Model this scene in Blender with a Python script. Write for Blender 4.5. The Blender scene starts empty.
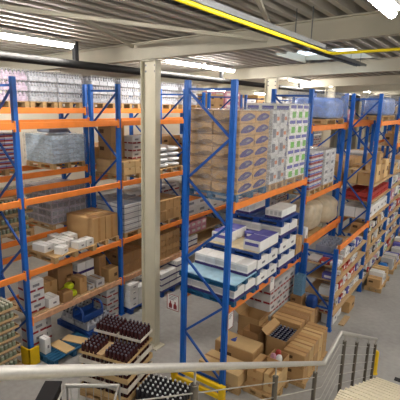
import bpy, bmesh, math, random
from mathutils import Vector, Matrix, noise
rnd = random.Random(7)
SC = bpy.context.scene
COL = SC.collection
PI = math.pi

# ------------------------------------------------------------------ materials
def lin(c):
    return tuple((v/12.92 if v <= .04045 else ((v+.055)/1.055)**2.4) for v in (x/255 for x in c))
MATS = {}
def mat(name, rgb, rough=.6, metal=0, var=0.0, nscale=6, namt=.12, bump=0.0, spec=.4, coat=0, stretch=None):
    if name in MATS: return MATS[name]
    m = bpy.data.materials.new(name); m.use_nodes = True
    nt = m.node_tree; b = nt.nodes['Principled BSDF']
    c = lin(rgb)
    b.inputs['Roughness'].default_value = rough
    b.inputs['Metallic'].default_value = metal
    b.inputs['Specular IOR Level'].default_value = spec
    tc = nt.nodes.new('ShaderNodeTexCoord')
    mp = nt.nodes.new('ShaderNodeMapping'); nt.links.new(tc.outputs['Object'], mp.inputs['Vector'])
    if stretch: mp.inputs['Scale'].default_value = stretch
    n = nt.nodes.new('ShaderNodeTexNoise'); n.inputs['Scale'].default_value = nscale; n.inputs['Detail'].default_value = 4
    nt.links.new(mp.outputs['Vector'], n.inputs['Vector'])
    r = nt.nodes.new('ShaderNodeValToRGB')
    r.color_ramp.elements[0].position = .3; r.color_ramp.elements[1].position = .7
    r.color_ramp.elements[0].color = tuple(v*(1-namt) for v in c)+(1,)
    r.color_ramp.elements[1].color = tuple(min(1, v*(1+namt)) for v in c)+(1,)
    nt.links.new(n.outputs['Fac'], r.inputs['Fac'])
    out = r.outputs['Color']
    if var > 0:
        oi = nt.nodes.new('ShaderNodeObjectInfo')
        mr = nt.nodes.new('ShaderNodeMapRange'); mr.inputs['To Min'].default_value = 1-var; mr.inputs['To Max'].default_value = 1+var
        nt.links.new(oi.outputs['Random'], mr.inputs['Value'])
        hs = nt.nodes.new('ShaderNodeHueSaturation'); nt.links.new(mr.outputs['Result'], hs.inputs['Value'])
        nt.links.new(out, hs.inputs['Color']); out = hs.outputs['Color']
    nt.links.new(out, b.inputs['Base Color'])
    if bump > 0:
        bp = nt.nodes.new('ShaderNodeBump'); bp.inputs['Strength'].default_value = bump; bp.inputs['Distance'].default_value = .02
        nt.links.new(n.outputs['Fac'], bp.inputs['Height']); nt.links.new(bp.outputs['Normal'], b.inputs['Normal'])
    MATS[name] = m; return m
def emis(name, rgb, s):
    m = bpy.data.materials.new(name); m.use_nodes = True
    b = m.node_tree.nodes['Principled BSDF']
    b.inputs['Base Color'].default_value = (*lin(rgb), 1)
    b.inputs['Emission Color'].default_value = (*lin(rgb), 1); b.inputs['Emission Strength'].default_value = s
    MATS[name] = m; return m

BROWN = mat('cardboard', (184,146,98), .75, var=.10, nscale=3, namt=.08)
BROWN2 = mat('cardboard_dark', (156,118,78), .75, var=.10, nscale=3, namt=.08)
BROWN3 = mat('cardboard_pale', (205,172,122), .75, var=.08, nscale=3, namt=.08)
INSIDE = mat('cardboard_inside', (140,108,72), .8)
TAPE = mat('packing_tape', (168,124,74), .3)
SEAM = mat('flap_seam', (92,66,42), .8)
WHITE = mat('white_board', (226,224,220), .6, var=.05, namt=.04)
OFFW = mat('grey_white_board', (196,194,192), .6, var=.10, namt=.05)
PURPLE = mat('purple_print', (58,46,104), .5)
PURPLE2 = mat('violet_print', (92,90,168), .5)
RED = mat('dark_red_print', (140,40,44), .5)
ORANGE_P = mat('orange_print', (206,120,70), .5)
GREEN_P = mat('green_print', (110,178,70), .5)
BLUE_P = mat('blue_print', (60,90,180), .5)
GREY_P = mat('grey_print', (120,118,124), .6)
INK = mat('black_print', (38,36,40), .6)
PINK = mat('pink_board', (206,150,164), .6, var=.08)
WOOD = mat('pallet_wood', (184,150,104), .8, var=.10, nscale=5, namt=.2, stretch=(1,8,8))
WOODC = mat('chipboard', (186,156,116), .8, nscale=30, namt=.15)
BLUEP = mat('blue_plastic', (24,62,128), .45, var=.08)
BLUEP2 = mat('teal_blue_plastic', (28,84,120), .45, var=.08)
PALEBLUE = mat('pale_blue_sheet', (158,196,214), .5)
CREAM = mat('cream_sheet', (222,206,170), .7)
STEELBLUE = mat('rack_blue_paint', (26,96,184), .42, nscale=9, namt=.08)
STEELBLUE2 = mat('rack_brace_blue', (30,80,158), .42, nscale=9, namt=.08)
ORANGE = mat('rack_orange_paint', (236,136,58), .45, nscale=4, namt=.08)
WORN = mat('worn_beam_paint', (196,150,116), .6, nscale=8, namt=.25)
GALV = mat('galvanised', (108,110,112), .4, metal=.7)
YELLOW = mat('safety_yellow', (232,190,20), .45, namt=.08)
YELLOWP = mat('gas_yellow', (236,212,16), .4, namt=.05)
BLACK = mat('black_rubber', (22,22,24), .6)
BLACKP = mat('black_lagging', (22,21,21), .65, bump=.2, nscale=20)
COLUMN = mat('column_paint', (206,200,178), .5, nscale=2, namt=.05)
BEAMP = mat('beam_paint', (178,172,154), .55, nscale=2, namt=.06)
DECK = mat('deck_sheet', (160,154,142), .5, nscale=2, namt=.06)
STAINLESS = mat('satin_steel', (184,181,174), .38, metal=.55, nscale=40, namt=.05)
POSTST = mat('dark_steel', (104,98,90), .45, metal=.5)
TREAD = mat('tread_beige', (214,204,178), .6, nscale=14, namt=.08)
TREADG = mat('tread_groove', (160,148,122), .7)
AMBER = mat('brown_glass', (66,30,32), .15, spec=.6)
CAP = mat('dark_cap', (84,80,92), .35)
WCAP = mat('white_cap', (222,222,222), .4)
JARG = mat('jar_glass', (132,140,116), .15, spec=.6, var=.12)
JARL = mat('jar_lid', (196,196,176), .35)
BAGW = mat('white_bag', (228,228,228), .45, bump=.4, nscale=8)
LIME = mat('lime_bag', (206,222,40), .45, bump=.4, nscale=10)
PACKM = mat('pack_plastic', (176,178,186), .25, var=.06, namt=.15, nscale=12, spec=.6)
PACKP = mat('pink_pack_plastic', (180,160,180), .3, var=.08, namt=.15, nscale=12)
PACKC = mat('pack_caps', (90,92,104), .4)
LAVEN = mat('lavender_crate', (150,140,150), .45, var=.06)
ICEB = mat('ice_blue_pack', (186,206,222), .25, var=.10, namt=.2, nscale=10, spec=.6)
CANB = mat('can_blue', (34,40,70), .25, metal=.4)
CANT = mat('can_top', (130,134,150), .3, metal=.8)
WALLM = mat('wall_paint', (216,208,190), .7, nscale=.6, namt=.05)
REDC = mat('red_crate', (176,60,52), .5, var=.08)
GREYC = mat('grey_crate', (132,140,156), .5, var=.08)
BLUEW = mat('blue_wrapped', (112,140,200), .28, var=.08, namt=.35, nscale=5, bump=.3, spec=.6)
BEIGEW = mat('beige_wrapped', (182,166,140), .35, namt=.22, nscale=4, bump=.4, spec=.5)
SIGNW = mat('sign_white', (232,228,224), .5)
LAMPH = mat('lamp_housing', (205,205,200), .5)
LAMPE = emis('fluorescent_diffuser', (255,249,241), 68)
SKYE = emis('rooflight_pane', (206,222,236), 1.2)

def film_mat():
    m = bpy.data.materials.new('stretch_film'); m.use_nodes = True
    nt = m.node_tree; nt.nodes.clear()
    o = nt.nodes.new('ShaderNodeOutputMaterial'); mx = nt.nodes.new('ShaderNodeMixShader')
    t = nt.nodes.new('ShaderNodeBsdfTransparent'); g = nt.nodes.new('ShaderNodeBsdfPrincipled')
    g.inputs['Base Color'].default_value = (.72,.73,.76,1); g.inputs['Roughness'].default_value = .22
    tc = nt.nodes.new('ShaderNodeTexCoord'); mp = nt.nodes.new('ShaderNodeMapping'); mp.inputs['Scale'].default_value = (5,5,12)
    n = nt.nodes.new('ShaderNodeTexNoise'); n.inputs['Scale'].default_value = 1.3; n.inputs['Detail'].default_value = 5; n.inputs['Distortion'].default_value = 1.2
    nt.links.new(tc.outputs['Object'], mp.inputs['Vector']); nt.links.new(mp.outputs['Vector'], n.inputs['Vector'])
    bp = nt.nodes.new('ShaderNodeBump'); bp.inputs['Strength'].default_value = .7; bp.inputs['Distance'].default_value = .03
    nt.links.new(n.outputs['Fac'], bp.inputs['Height']); nt.links.new(bp.outputs['Normal'], g.inputs['Normal'])
    mr = nt.nodes.new('ShaderNodeMapRange'); mr.inputs['From Min'].default_value = .35; mr.inputs['From Max'].default_value = .7
    mr.inputs['To Min'].default_value = .02; mr.inputs['To Max'].default_value = .32
    nt.links.new(n.outputs['Fac'], mr.inputs['Value'])
    nt.links.new(mr.outputs['Result'], mx.inputs['Fac']); nt.links.new(t.outputs[0], mx.inputs[1]); nt.links.new(g.outputs[0], mx.inputs[2])
    nt.links.new(mx.outputs[0], o.inputs['Surface'])
    return m
FILM = film_mat()

def floor_mat():
    m = bpy.data.materials.new('polished_concrete'); m.use_nodes = True
    nt = m.node_tree; b = nt.nodes['Principled BSDF']
    tc = nt.nodes.new('ShaderNodeTexCoord')
    n1 = nt.nodes.new('ShaderNodeTexNoise'); n1.inputs['Scale'].default_value = .7; n1.inputs['Detail'].default_value = 8
    n2 = nt.nodes.new('ShaderNodeTexNoise'); n2.inputs['Scale'].default_value = 9; n2.inputs['Detail'].default_value = 5
    for n in (n1, n2): nt.links.new(tc.outputs['Object'], n.inputs['Vector'])
    mx = nt.nodes.new('ShaderNodeMix'); mx.inputs['Factor'].default_value = .35
    nt.links.new(n1.outputs['Fac'], mx.inputs['A']); nt.links.new(n2.outputs['Fac'], mx.inputs['B'])
    r = nt.nodes.new('ShaderNodeValToRGB'); r.color_ramp.elements[0].position = .32; r.color_ramp.elements[1].position = .68
    r.color_ramp.elements[0].color = (*lin((140,138,134)),1); r.color_ramp.elements[1].color = (*lin((172,170,166)),1)
    nt.links.new(mx.outputs['Result'], r.inputs['Fac']); nt.links.new(r.outputs['Color'], b.inputs['Base Color'])
    b.inputs['Roughness'].default_value = .38; b.inputs['Specular IOR Level'].default_value = .35
    return m
FLOORM = floor_mat()

# ------------------------------------------------------------------ mesh builder
class MB:
    def __init__(s): s.v=[]; s.f=[]; s.m=[]; s.mats=[]; s.smooth=[]
    def mi(s, m):
        if m not in s.mats: s.mats.append(m)
        return s.mats.index(m)
    def add(s, vs, fs, m, sm=False):
        o=len(s.v); k=s.mi(m); s.v += [tuple(v) for v in vs]
        for f in fs: s.f.append([i+o for i in f]); s.m.append(k); s.smooth.append(sm)
    def box(s, x0,x1,y0,y1,z0,z1, m, rot=None, c=None):
        vs=[Vector((x,y,z)) for z in (z0,z1) for y in (y0,y1) for x in (x0,x1)]
        if rot is not None:
            c = c or Vector(((x0+x1)/2,(y0+y1)/2,(z0+z1)/2)); vs=[rot@(v-c)+c for v in vs]
        s.add(vs, [(0,2,3,1),(4,5,7,6),(0,1,5,4),(2,6,7,3),(0,4,6,2),(1,3,7,5)], m); return s
    def cbox(s, x0,x1,y0,y1,z0,z1, m, b=.008):     # a box with chamfered edges
        bm=bmesh.new(); bmesh.ops.create_cube(bm,size=1)
        for v in bm.verts: v.co=Vector((x0+(v.co.x+.5)*(x1-x0), y0+(v.co.y+.5)*(y1-y0), z0+(v.co.z+.5)*(z1-z0)))
        bmesh.ops.bevel(bm,geom=bm.edges[:],offset=b,segments=1,affect='EDGES'); bm.verts.index_update()
        s.add([v.co for v in bm.verts],[[v.index for v in f.verts] for f in bm.faces],m); bm.free(); return s
    def bar(s, a, b, w, h, m):                     # a square bar from a to b
        a=Vector(a); b=Vector(b); d=(b-a).normalized(); up=Vector((0,0,1)) if abs(d.z)<.95 else Vector((0,1,0))
        r=d.cross(up).normalized(); u=r.cross(d)
        vs=[p+r*(sx*w/2)+u*(sy*h/2) for p in (a,b) for sx,sy in ((-1,-1),(1,-1),(1,1),(-1,1))]
        s.add(vs,[(0,3,2,1),(4,5,6,7),(0,1,5,4),(1,2,6,5),(2,3,7,6),(3,0,4,7)],m); return s
    def tube(s, pts, r, m, n=8):
        pts=[Vector(p) for p in pts]; rings=[]; prev=None
        for i,p in enumerate(pts):
            d=((pts[min(i+1,len(pts)-1)]-pts[max(i-1,0)])).normalized()
            ref = prev if prev is not None else (Vector((0,0,1)) if abs(d.z)<.9 else Vector((1,0,0)))
            u=(ref-d*ref.dot(d)).normalized(); prev=u; w=d.cross(u)
            rings.append([p+u*(r*math.cos(2*PI*k/n))+w*(r*math.sin(2*PI*k/n)) for k in range(n)])
        vs=[v for q in rings for v in q]; fs=[]
        for i in range(len(pts)-1):
            for k in range(n): fs.append((i*n+k,i*n+(k+1)%n,(i+1)*n+(k+1)%n,(i+1)*n+k))
        s.add(vs,fs,m,True); L=(len(pts)-1)*n
        s.add(rings[0],[list(range(n))[::-1]],m); s.add(rings[-1],[list(range(n))],m); return s
    def lathe(s, prof, m, n=10, c=(0,0,0), sm=True):
        vs=[]; fs=[]
        for r,z in prof:
            for k in range(n): vs.append((c[0]+r*math.cos(2*PI*k/n),c[1]+r*math.sin(2*PI*k/n),c[2]+z))
        for i in range(len(prof)-1):
            for k in range(n): fs.append((i*n+k,i*n+(k+1)%n,(i+1)*n+(k+1)%n,(i+1)*n+k))
        fs.append(list(range(n))[::-1]); fs.append([(len(prof)-1)*n+k for k in range(n)])
        s.add(vs,fs,m,sm); return s
    def mesh(s, name):
        me=bpy.data.meshes.new(name); me.from_pydata(s.v,[],s.f)
        for m in s.mats: me.materials.append(m)
        me.polygons.foreach_set('material_index',s.m); me.polygons.foreach_set('use_smooth',s.smooth); me.update(); return me
def link(name, me, parent=None, loc=(0,0,0), rz=0):
    o=bpy.data.objects.new(name,me); COL.objects.link(o); o.location=loc; o.rotation_euler=(0,0,rz)
    if parent is not None: o.parent=parent
    return o
def obj(name, mb, parent=None, loc=(0,0,0), rz=0): return link(name, mb.mesh(name), parent, loc, rz)
def tag(o, label, cat, group=None):
    o['label']=label; o['category']=cat
    if group: o['group']=group
    return o
def thing(name, label, cat, loc=(0,0,0), rz=0, group=None):
    return tag(link(name,None,None,loc,rz),label,cat,group)
def struct(o): o['kind']='structure'; return o
CACHE={}
def cached(key, fn):
    if key not in CACHE: CACHE[key]=fn()
    return CACHE[key]

# ------------------------------------------------------------------ goods
ORD='first second third fourth fifth sixth seventh eighth ninth tenth eleventh twelfth thirteenth fourteenth fifteenth sixteenth seventeenth eighteenth'.split()
def carton_mesh(style, w, d, h):
    def mk():
        b=MB(); x,y=w/2,d/2; e=.0015
        base={'white':WHITE,'brown':BROWN,'brown_dark':BROWN2,'brown_pale':BROWN3,'wine':BROWN,'wine_dark':BROWN2,'white_purple':WHITE,'white_red':OFFW,'white_green':WHITE,'white_label':OFFW,
              'offwhite':OFFW,'pink':PINK,'violet_top':WHITE,'lavender':LAVEN,'ice':ICEB,'tray_grey':OFFW,'redblue':OFFW,'violet':PURPLE2,'red':REDC,'blue':BLUEP,'black':INK,'strapped':BROWN}[style]
        b.cbox(-x,x,-y,y,0,h,base,min(.008,h*.06))
        def fx(y0,y1,z0,z1,m): b.box(x-.001,x+e,y0,y1,z0,z1,m)
        def fy(x0,x1,z0,z1,m): b.box(x0,x1,-y-e,-y+.001,z0,z1,m)
        if style in ('brown','brown_dark','brown_pale'):
            if w>=d:
                b.box(-x,x,-.03,.03,h-.001,h+e,TAPE); b.box(-x,x,-.004,.004,h,h+e*1.5,SEAM)
                fx(-.03,.03,h*.72,h,TAPE); fy(-x*.75,-x*.1,h*.5,h*.72,SEAM) if h>.25 else None
            else:
                b.box(-.03,.03,-y,y,h-.001,h+e,TAPE); b.box(-.004,.004,-y,y,h,h+e*1.5,SEAM)
                fy(-.03,.03,h*.72,h,TAPE); fx(y*.1,y*.7,h*.35,h*.6,SEAM) if h>.25 else None
        elif style=='strapped':
            b.box(-x-.002,x+.002,-.035,.035,h*.0,h+.003,TAPE); b.box(-.006,.006,-y,y,h,h+e,SEAM)
        elif style=='wine':
            pts=[(-.85,.16),(-.2,.14),(.3,.2),(.9,.42),(.92,.60),(.5,.78),(.0,.82),(-.55,.62),(-.9,.34)]
            b.add([(x+e,q*y,z*h) for q,z in pts],[list(range(len(pts)))],PURPLE)
            b.add([(q*x,-y-e,z*h*1.5) for q,z in [(-1,.06),(-.3,.02),(.5,.05),(1,.12),(1,.28),(.75,.36),(.3,.34),(-.1,.18),(-.6,.12),(-1,.25)]],[list(range(10))],INSIDE)
            pts=[(-.1,.40),(.3,.42),(.62,.54),(.4,.62),(.1,.60)]
            b.add([(x+e*1.6,q*y,z*h) for q,z in pts],[list(range(len(pts)))],GREY_P)
            fy(-x,x,h*.93,h*.995,BROWN2); fy(-x*.1,x*.45,h*.05,h*.4,INSIDE); fx(-y,y,h*.93,h*.98,BROWN2)
            b.box(-x,x,-.02,.02,h,h+e,TAPE)
        elif style=='white_purple':
            fx(-y,y,h*.02,h*.26,PURPLE); fy(-x,x,h*.02,h*.26,PURPLE)
            for k in range(4):
                q=-x+w*(k+.5)/4; fy(q-.03,q+.03,h*.4,h*.8,OFFW)
        elif style=='violet_top':
            b.box(-x*.96,x*.96,-y*.96,y*.96,h-.001,h+.0012,PURPLE2); fy(-x*.8,x*.8,h*.45,h*.75,PURPLE2)
        elif style=='white_red':
            fx(-y*.95,-y*.15,h*.02,h*.22,RED); fx(y*.1,y*.95,h*.02,h*.22,RED); fy(-x*.95,-x*.1,h*.02,h*.22,RED); fy(x*.15,x*.95,h*.02,h*.22,RED); fx(-y*.5,y*.4,h*.45,h*.7,GREY_P)
        elif style=='white_label':
            fx(-y*.8,y*.1,h*.2,h*.8,GREY_P); fx(y*.2,y*.8,h*.35,h*.6,ORANGE_P); fy(-x*.5,x*.5,h*.3,h*.6,GREY_P)
        elif style=='white_green':
            fx(-y*.9,y*.9,h*.55,h*.92,BLUE_P) if rnd.random()<.0 else fx(-y*.8,y*.9,h*.70,h*.92,PURPLE2)
            fx(-y*.2,y*.9,h*.08,h*.5,GREEN_P); fy(-x*.9,x*.4,h*.15,h*.45,GREEN_P); fy(-x*.8,x*.8,h*.6,h*.85,PURPLE2)
        elif style=='tray_grey':
            b.box(-x*.95,x*.95,-y*.95,y*.95,h*.55,h+.001,GREYC); fx(-y,y,h*.35,h*.5,GREY_P); fy(-x,x,h*.35,h*.5,GREY_P)
        elif style=='redblue':
            fx(-y,y,h*.1,h*.5,RED); fy(-x,x,h*.1,h*.5,RED); fy(-x,x,h*.55,h*.75,BLUE_P); fx(-y,y,h*.55,h*.75,BLUE_P)
        elif style=='offwhite':
            fx(-y*.6,y*.3,h*.3,h*.62,GREY_P); fy(-x*.5,x*.3,h*.3,h*.6,GREY_P); b.box(-x,x,-.02,.02,h,h+e,TAPE)
        elif style=='white':
            b.box(-x,x,-.003,.003,h,h+e,GREY_P); fx(-y*.2,y*.4,h*.35,h*.55,GREY_P)
        elif style in ('violet','red','blue','black','pink'):
            fx(-y*.6,y*.6,h*.3,h*.7,WHITE); fy(-x*.6,x*.6,h*.3,h*.7,WHITE)
        elif style=='lavender':
            for k in range(3): fx(-y*.9+k*y*.62,-y*.9+k*y*.62+y*.5,h*.2,h*.8,GREY_P)
            for k in range(3): fy(-x*.9+k*x*.62,-x*.9+k*x*.62+x*.5,h*.2,h*.8,GREY_P)
        return b.mesh('carton_'+style)
    return cached(('c',style,round(w,3),round(d,3),round(h,3)),mk)
def carton(kind, style, x0,x1,y0,y1,z0,z1, label, group=None, rz=0, cat='box'):
    me=carton_mesh(style,x1-x0-.003,y1-y0-.003,z1-z0-.004)
    return tag(link(kind,me,None,((x0+x1)/2,(y0+y1)/2,z0+.002),rz),label,cat,group)
def pack_mesh(w,d,h,nx,ny,m=None):
    m = m or PACKM
    def mk():
        b=MB(); r=min(w/nx,d/ny)/2*.96
        b.cbox(-w/2,w/2,-d/2,d/2,.0,h*.5,m,.012)
        for i in range(nx):
            for j in range(ny):
                c=(-w/2+w*(i+.5)/nx,-d/2+d*(j+.5)/ny,0)
                b.lathe([(r,h*.3),(r,h*.62),(r*.45,h*.86),(r*.38,h*.9)],m,7,c); b.lathe([(r*.42,h*.88),(r*.42,h)],PACKC,6,c)
        return b.mesh('bottle_pack')
    return cached(('p',m.name,round(w,3),round(d,3),round(h,3),nx,ny),mk)
def layer_word(k,nz): return 'top' if k==nz-1 else ('bottom' if k==0 else ORD[k])
def stack(kind, style, dims, n, org, look, place, group, gap=.012, jit=.004, shell=True, skip=(), cat='box', mesh=None, crown=True):
    """a stack of cartons; only those that can show are built (aisle side +x, near side -y, whole top layer)"""
    w,d,h=dims; nx,ny,nz=n; out=[]
    for k in range(nz):
        for j in range(ny):
            for i in range(nx):
                if (i,j,k) in skip: continue
                if shell and not (i==nx-1 or j==0 or k==nz-1 or (i,j,k+1) in skip): continue
                me = mesh or carton_mesh(style,w-gap,d-gap,h-.004)
                lab=look
                if nz>1: lab+=f", {layer_word(k,nz)} layer"
                if ny>1: lab+=f", {ORD[j]} along"
                if nx>1: lab+=', '+('aisle' if i==nx-1 else ORD[nx-1-i])+' row'
                lab+=', '+place
                o=link(kind,me,None,(org[0]+w*(i+.5)+rnd.uniform(-jit,jit),org[1]+d*(j+.5)+rnd.uniform(-jit,jit),org[2]+h*k+.002),0)
                tag(o,lab,cat,group); out.append(o)
    return out
def pallet(x0,x1,y0,y1,z,label,h=.14,m=None,rz=0,group='pallets',along='y',name='pallet'):
    m=m or WOOD; w,d=x1-x0,y1-y0
    def deck():
        b=MB(); nb=5 if m is WOOD else 7
        for k in range(nb):
            if along=='x': a=-w/2+w*k/nb; b.box(a+.008,a+w/nb-.008,-d/2,d/2,h-.022,h,m)
            else: a=-d/2+d*k/nb; b.box(-w/2,w/2,a+.008,a+d/nb-.008,h-.022,h,m)
        return b.mesh('deck')
    def runner():
        b=MB(); b.box(-w/2,w/2,-.05,.05,0,.022,m); b.box(-w/2,w/2,-.05,.05,h-.044,h-.022,m)
        for s in (-w/2,-.07,w/2-.14): b.box(s,s+.14,-.05,.05,.022,h-.044,m)
        return b.mesh('runner')
    key=(m.name,round(w,2),round(d,2),round(h,2),along)
    t=thing(name,label,'pallet',((x0+x1)/2,(y0+y1)/2,z+.001),rz,group)
    link('deck',cached(('deck',)+key,deck),t)
    for s in (-d/2+.05,0,d/2-.05): link('runner',cached(('run',)+key,runner),t,(0,s,0))
    return t
def film(x0,x1,y0,y1,z0,z1,label,group='stretch film on loads',sag=.02,rz=0):
    def mk():
        b=MB(); N=8; w,d,h=x1-x0,y1-y0,z1-z0; per=[]
        for k in range(N): per.append((-w/2+w*k/N,-d/2))
        for k in range(N): per.append((w/2,-d/2+d*k/N))
        for k in range(N): per.append((w/2-w*k/N,d/2))
        for k in range(N): per.append((-w/2,d/2-d*k/N))
        M=7; vs=[]; n=len(per)
        for i in range(M+1):
            for k,(x,y) in enumerate(per):
                q=1+sag*(noise.noise(Vector((x*4,y*4,i*.9+x0*7)))) 
                vs.append((x*q,y*q,h*i/M))
        fs=[(i*n+k,i*n+(k+1)%n,(i+1)*n+(k+1)%n,(i+1)*n+k) for i in range(M) for k in range(n)]
        fs.append([M*n+k for k in range(n)])
        b.add(vs,fs,FILM); return b.mesh('stretch_film')
    return tag(link('stretch_film',mk(),None,((x0+x1)/2,(y0+y1)/2,z0),rz),label,'film',group)
def lump(name,x0,x1,y0,y1,z0,z1,m,label,cat,group=None,amp=.05,p=5,rz=0,fr=3.0):
    """a soft bulging wrapped mass, flat underneath"""
    bm=bmesh.new(); bmesh.ops.create_cube(bm,size=2); bmesh.ops.subdivide_edges(bm,edges=bm.edges[:],cuts=9,use_grid_fill=True)
    w,d,h=(x1-x0)/2,(y1-y0)/2,(z1-z0)
    for v in bm.verts:
        c=v.co.copy(); L=(abs(c.x)**p+abs(c.y)**p+abs(c.z)**p)**(1/p); c=c/L
        q=Vector((c.x*w,c.y*d,(c.z+1)/2*h)); nn=noise.noise(q*fr+Vector((x0*3,y0*3,z0)))
        q*=1+amp*nn; q.z=max(q.z,0); v.co=q
    me=bpy.data.meshes.new(name); bm.to_mesh(me); bm.free(); me.materials.append(m)
    for f in me.polygons: f.use_smooth=True
    return tag(link(name,me,None,((x0+x1)/2,(y0+y1)/2,z0),rz),label,cat,group)
def bottle_parts():
    b=MB().lathe([(.0,0),(.032,.002),(.033,.01),(.033,.118),(.029,.138),(.020,.152),(.018,.160)],AMBER,9)
    c=MB().lathe([(.022,.158),(.022,.178),(.017,.182)],CAP,8)
    return b.mesh('bottle_body'), c.mesh('cap')
BB,BC=bottle_parts()
def bottle(loc,label,group):
    o=tag(link('bottle',BB,None,loc),label,'bottle',group); link('cap',BC,o); return o

# ------------------------------------------------------------------ pallet racks
def post_mesh(h):
    def mk():
        b=MB(); w=.10; d=.085
        b.box(-w/2,-w/2+.02,-d/2,d/2,0,h,STEELBLUE); b.box(w/2-.02,w/2,-d/2,d/2,0,h,STEELBLUE)
        b.box(-w/2+.02,w/2-.02,-d/2+.012,d/2-.012,0,h,STEELBLUE)
        b.box(-w/2+.03,w/2-.03,-d/2-.0,-d/2+.02,0,h,STEELBLUE)
        return b.mesh('post')
    return cached(('post',round(h,2)),mk)
def foot_mesh():
    def mk():
        b=MB(); b.box(-.075,.075,-.075,.075,0,.012,STEELBLUE); b.box(-.06,.06,-.052,.052,.012,.09,STEELBLUE); return b.mesh('base_plate')
    return cached('foot',mk)
def beam_mesh(L,m=None):
    m=m or ORANGE
    def mk():
        b=MB(); b.cbox(-.025,.025,-L/2,L/2,-.065,.065,m,.006)
        b.box(.020,.028,-L/2+.05,L/2-.05,-.02,-.012,m)
        return b.mesh('beam')
    return cached(('beam',m.name,round(L,2)),mk)
def conn_mesh():
    def mk(): return MB().box(-.035,.035,-.012,.012,-.11,.10,ORANGE).mesh('connector')
    return cached('conn',mk)
def rack(label,xl,xr,ys,h,bays,startR,heights=None,name='pallet_rack',rear=True):
    t=thing(name,label,'rack',((xl+xr)/2,ys[0],0)); cx=(xl+xr)/2
    for i,y in enumerate(ys):
        hh=(heights or {}).get(i,h)
        for x in (xl,xr):
            p=link('post',post_mesh(hh),t,(x-cx,y-ys[0],0)); link('base_plate',foot_mesh(),p)
        a,b=xl-cx+.03,xr-cx-.03
        def br(x0,z0,x1,z1):
            q=MB().bar((0,0,0),(x1-x0,0,z1-z0),.03,.045,STEELBLUE2); return obj('brace',q,t,(x0,y-ys[0],z0))
        zt=hh-.16; br(a,zt,b,zt); side=startR; z=zt-.03; br_n=0
        step=.8 if hh>3 else .7
        while z-step>.1:
            br(b if side else a,z,a if side else b,z-step); side=not side; z-=step
        br(a,z-.02,b,z-.02)
    for i,lv in enumerate(bays):
        y0,y1=ys[i]+.05,ys[i+1]-.05; L=y1-y0
        for zz in lv:
            z,sides=(zz if isinstance(zz,tuple) else (zz,'RL'))
            for s in sides:
                if s=='L' and not rear: continue
                x=(xr+.045 if s=='R' else xl-.045)
                bm_=link('beam',beam_mesh(L,WORN if z<1 and xr<-7 else None),t,(x-cx,(y0+y1)/2-ys[0],z))
                for e in (-L/2,L/2): link('connector',conn_mesh(),bm_,(0,e,0))
    return t
H=6.02
YA=[2.06,4.8,7.54,10.28,13.02,15.76,18.5,21.24,23.98]
YD=[y+.03 for y in YA]
ZA=[5.10,3.58,2.05,.98]; ZD=[5.36,3.87,2.35,1.0]
rackA=rack('blue and orange pallet rack along the dim aisle behind the grey column',-8.57,-7.6,YA,H,[ZA[:3]]+[ZA]*(len(YA)-2),True)
rackD=rack('blue and orange pallet rack of bottle loads, backing onto the dim aisle rack',-9.8,-8.82,YD,H,[ZD]*(len(YD)-1),True)
YB=[6.43,10.11,13.05,16.0,18.95,21.9,24.85]
rackB=rack('blue and orange pallet rack carrying the beer cartons, end frame beside the yellow guard',-4.7,-3.72,YB,H,
    [[3.80,1.78]]+[[5.08,3.30,2.02]]*(len(YB)-2),False)
YC=[10.1,13.1,16.05,19.0,21.95,24.9]
CL=[.30,.86,1.32,1.80,2.30,2.85,3.36,4.35,5.18]
rackC=rack('blue shelved rack of small goods along the wide floor aisle',-3.54,-2.77,YC,H,[[2.2]]+[[5.18]]+[[5.18,4.35]]*(len(YC)-3),True,heights={0:2.2})
# chipboard shelves of rack C are parts of that rack
cxC=(-3.54-2.77)/2
def shelf(y0,y1,z,xa=-3.52,xb=-2.70):
    b=MB(); b.box(xa-cxC,xb-cxC,y0-YC[0],y1-YC[0],-.02,.0,WOODC); b.box(xb-cxC-.03,xb-cxC,y0-YC[0],y1-YC[0],-.05,-.0205,WOODC)
    return obj('shelf_board',b,rackC,(0,0,z))
C1S=[.42,.88,1.32,1.70]
for z in C1S: shelf(10.16,13.04,z)
for i in range(1,5):
    for z in (CL[:7] if i==1 else CL): shelf(YC[i]+.06,YC[i+1]-.06,z)
# chipboard decks on the lowest levels of rack A
cxA=(-8.57-7.6)/2
for i in range(1,5):
    for z in (.98+.067,)+((1.45,) if i==3 else ()):
        obj('shelf_board',MB().box(-.46,.50,YA[i]+.06-YA[0],YA[i+1]-.06-YA[0],0,.02,WOODC),rackA,(0,0,z))

# ------------------------------------------------------------------ loads of rack D (seen through rack A)
def bottle_load(y0,y1,place,style=PACKM,nz=3,x1=-8.78,z=5.425,h=.225,dx=1.0):
    x0=x1-dx
    pallet(x0,x1,y0,y1,z,f'wooden pallet under the {place}')
    stack('bottle_pack',None,((dx)/3,(y1-y0)/3,h),(3,3,nz),(x0,y0,z+.14),'bottle pack',place,'bottle packs on the top level',cat='bottles',
          mesh=pack_mesh(dx/3-.008,(y1-y0)/3-.008,h-.002,2,3,style))
    film(x0-.012,x1+.012,y0-.012,y1+.012,z+.13,z+.165+h*nz,f'clear film wrapped round the {place}')
bottle_load(5.02,5.92,'pinkish load by the near upright',PACKP)
bottle_load(5.97,6.70,'middle silver load of the nearest bay')
bottle_load(6.74,7.46,'silver load before the double uprights')
bottle_load(7.78,8.62,'silver load just past the double uprights')
bottle_load(8.85,9.62,'silver load seen before the column')
bottle_load(10.6,11.5,'silver load just behind the column')
bottle_load(11.7,12.6,'silver load far past the column')
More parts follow.
